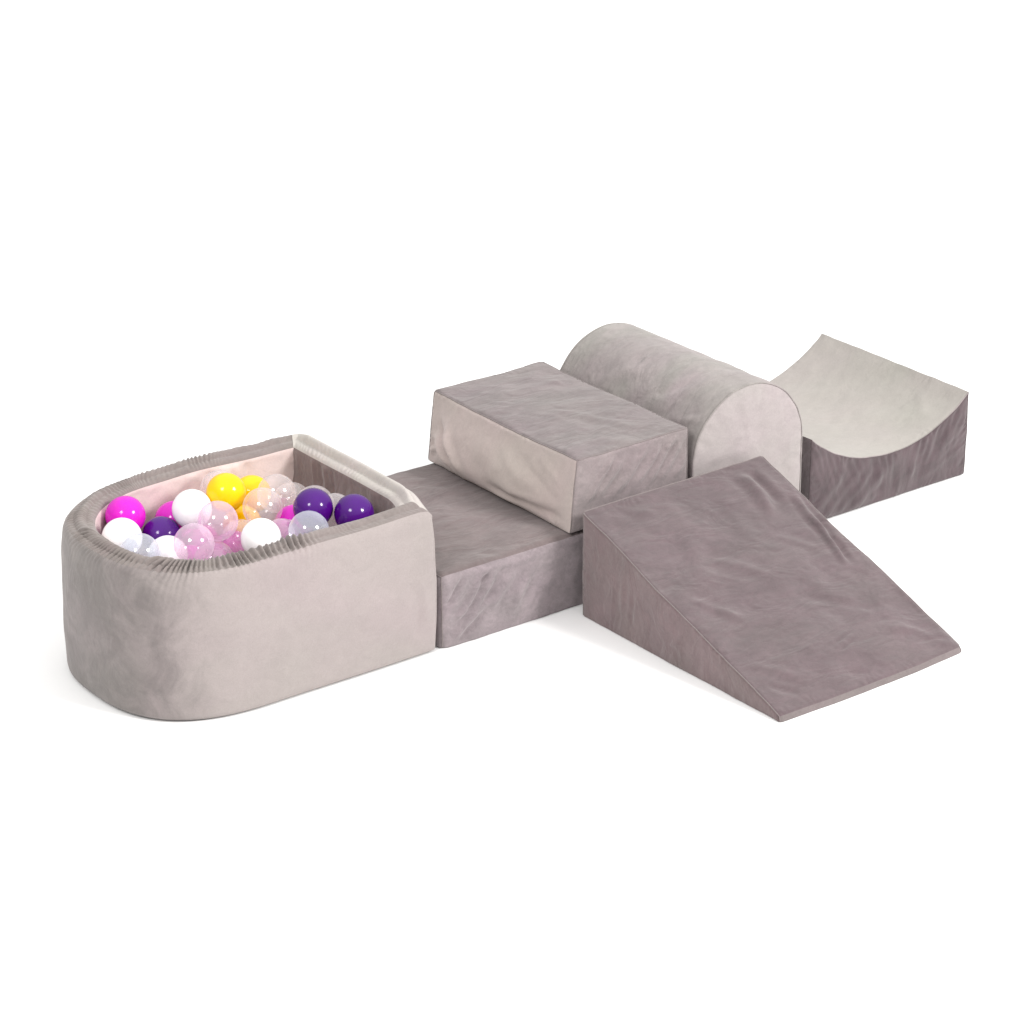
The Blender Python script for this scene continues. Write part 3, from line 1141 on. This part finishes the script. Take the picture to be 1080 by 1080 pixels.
BM = {k: ball_mesh(k) for k in MB}
BALLS = [
    ('magenta', (-0.5664, 0.4604, 0.3442), 'glossy magenta ball at the left end of the ball pit, fully in view'),
    ('white', (-0.6198, 0.3841, 0.3285), 'white ball at the left end of the ball pit, in front of the magenta ball'),
    ('clear_blue', (-0.6267, 0.2901, 0.324), 'clear ball at the front left curve of the rim, overlapping the leftmost white ball'),
    ('white', (-0.5375, 0.3211, 0.2837), 'white ball sunk behind the front rim between two clear balls'),
    ('clear_pink', (-0.5132, 0.239, 0.3358), 'clear pinkish ball near the front rim, in front of the left purple ball'),
    ('purple', (-0.5007, 0.4117, 0.2914), 'dark purple ball in the left half of the pit, among white balls'),
    ('white', (-0.4257, 0.3932, 0.347), 'white ball just left of the big yellow ball, almost fully in view'),
    ('magenta', (-0.4296, 0.4738, 0.2912), 'magenta ball half hidden behind the white ball beside the big yellow ball'),
    ('yellow', (-0.3334, 0.3897, 0.3667), 'bright yellow ball at the top of the heap, fully in view'),
    ('yellow', (-0.2127, 0.4738, 0.3025), 'yellow ball partly hidden behind the right side of the topmost yellow ball'),
    ('clear_pink', (-0.428, 0.2726, 0.3588), 'clear ball with pink showing through, overlapping the white ball left of the yellow'),
    ('clear', (-0.286, 0.3051, 0.3446), 'clear peach tinted ball in the middle, below right of the topmost yellow ball'),
    ('clear', (-0.1971, 0.3843, 0.3308), 'clear colourless ball near the back corner, behind the peach tinted clear ball'),
    ('yellow', (-0.2755, 0.4182, 0.2594), 'yellow ball deep in the heap, only a sliver showing under the topmost yellow ball'),
    ('clear', (-0.3597, 0.2841, 0.2895), 'clear ball low in the heap, half hidden behind the front middle white ball'),
    ('magenta', (-0.3415, 0.3565, 0.2319), 'magenta ball deep in the heap, seen through clear balls left of the front white ball'),
    ('white', (-0.364, 0.1881, 0.3272), 'white ball at the middle of the front rim, its foot hidden by the rim'),
    ('magenta', (-0.2127, 0.287, 0.288), 'magenta ball showing a small patch left of the two right hand purple balls'),
    ('clear_pink', (-0.2852, 0.2264, 0.2921), 'clear pink looking ball tucked right of the front middle white ball'),
    ('clear_blue', (-0.2694, 0.1314, 0.3403), 'clear lavender looking ball at the front rim, in front of a purple ball'),
    ('purple', (-0.2103, 0.2028, 0.3583), 'dark purple ball behind the lavender looking clear ball on the right'),
    ('clear', (-0.1282, 0.3261, 0.3029), 'clear ball showing as a thin cap above the purple ball behind the lavender clear one'),
    ('purple', (-0.1357, 0.1429, 0.3441), 'dark purple ball nearest the front right corner of the pit'),
    ('clear', (-0.132, 0.2326, 0.3148), 'clear ball peeping out between and behind the two right hand purple balls'),
    ('clear', (-0.1282, 0.4284, 0.277), 'clear ball low in the back right corner, behind the colourless clear ball'),
    ('clear', (-0.3009, 0.4738, 0.3387), 'clear ball against the back lining, mostly hidden behind the topmost yellow ball'),
    ('clear_pink', (-0.4489, 0.2625, 0.2675), 'clear pink looking ball low at the front rim, left of the front middle white ball'),
    ('magenta', (-0.4599, 0.3517, 0.2283), 'magenta ball deep in the heap, seen through the clear pinkish ball by the front rim'),
    ('magenta', (-0.3697, 0.4572, 0.2204), 'magenta ball deep behind the white ball beside the big yellow one, seen through clear balls'),
    ('clear', (-0.4712, 0.4703, 0.1868), 'clear ball deep in the heap under the left purple ball and half hidden magenta ball'),
]
random.seed(3)
for kind, p, label in BALLS:
    o = bpy.data.objects.new('plastic_ball', BM[kind])
    COL.objects.link(o)
    o.location = (p[0], p[1], p[2])
    o.rotation_euler = (random.uniform(0, 6), random.uniform(0, 6), random.uniform(0, 6))
    o['label'] = label
    o['category'] = 'ball'
    o['group'] = 'plastic balls in the ball pit'
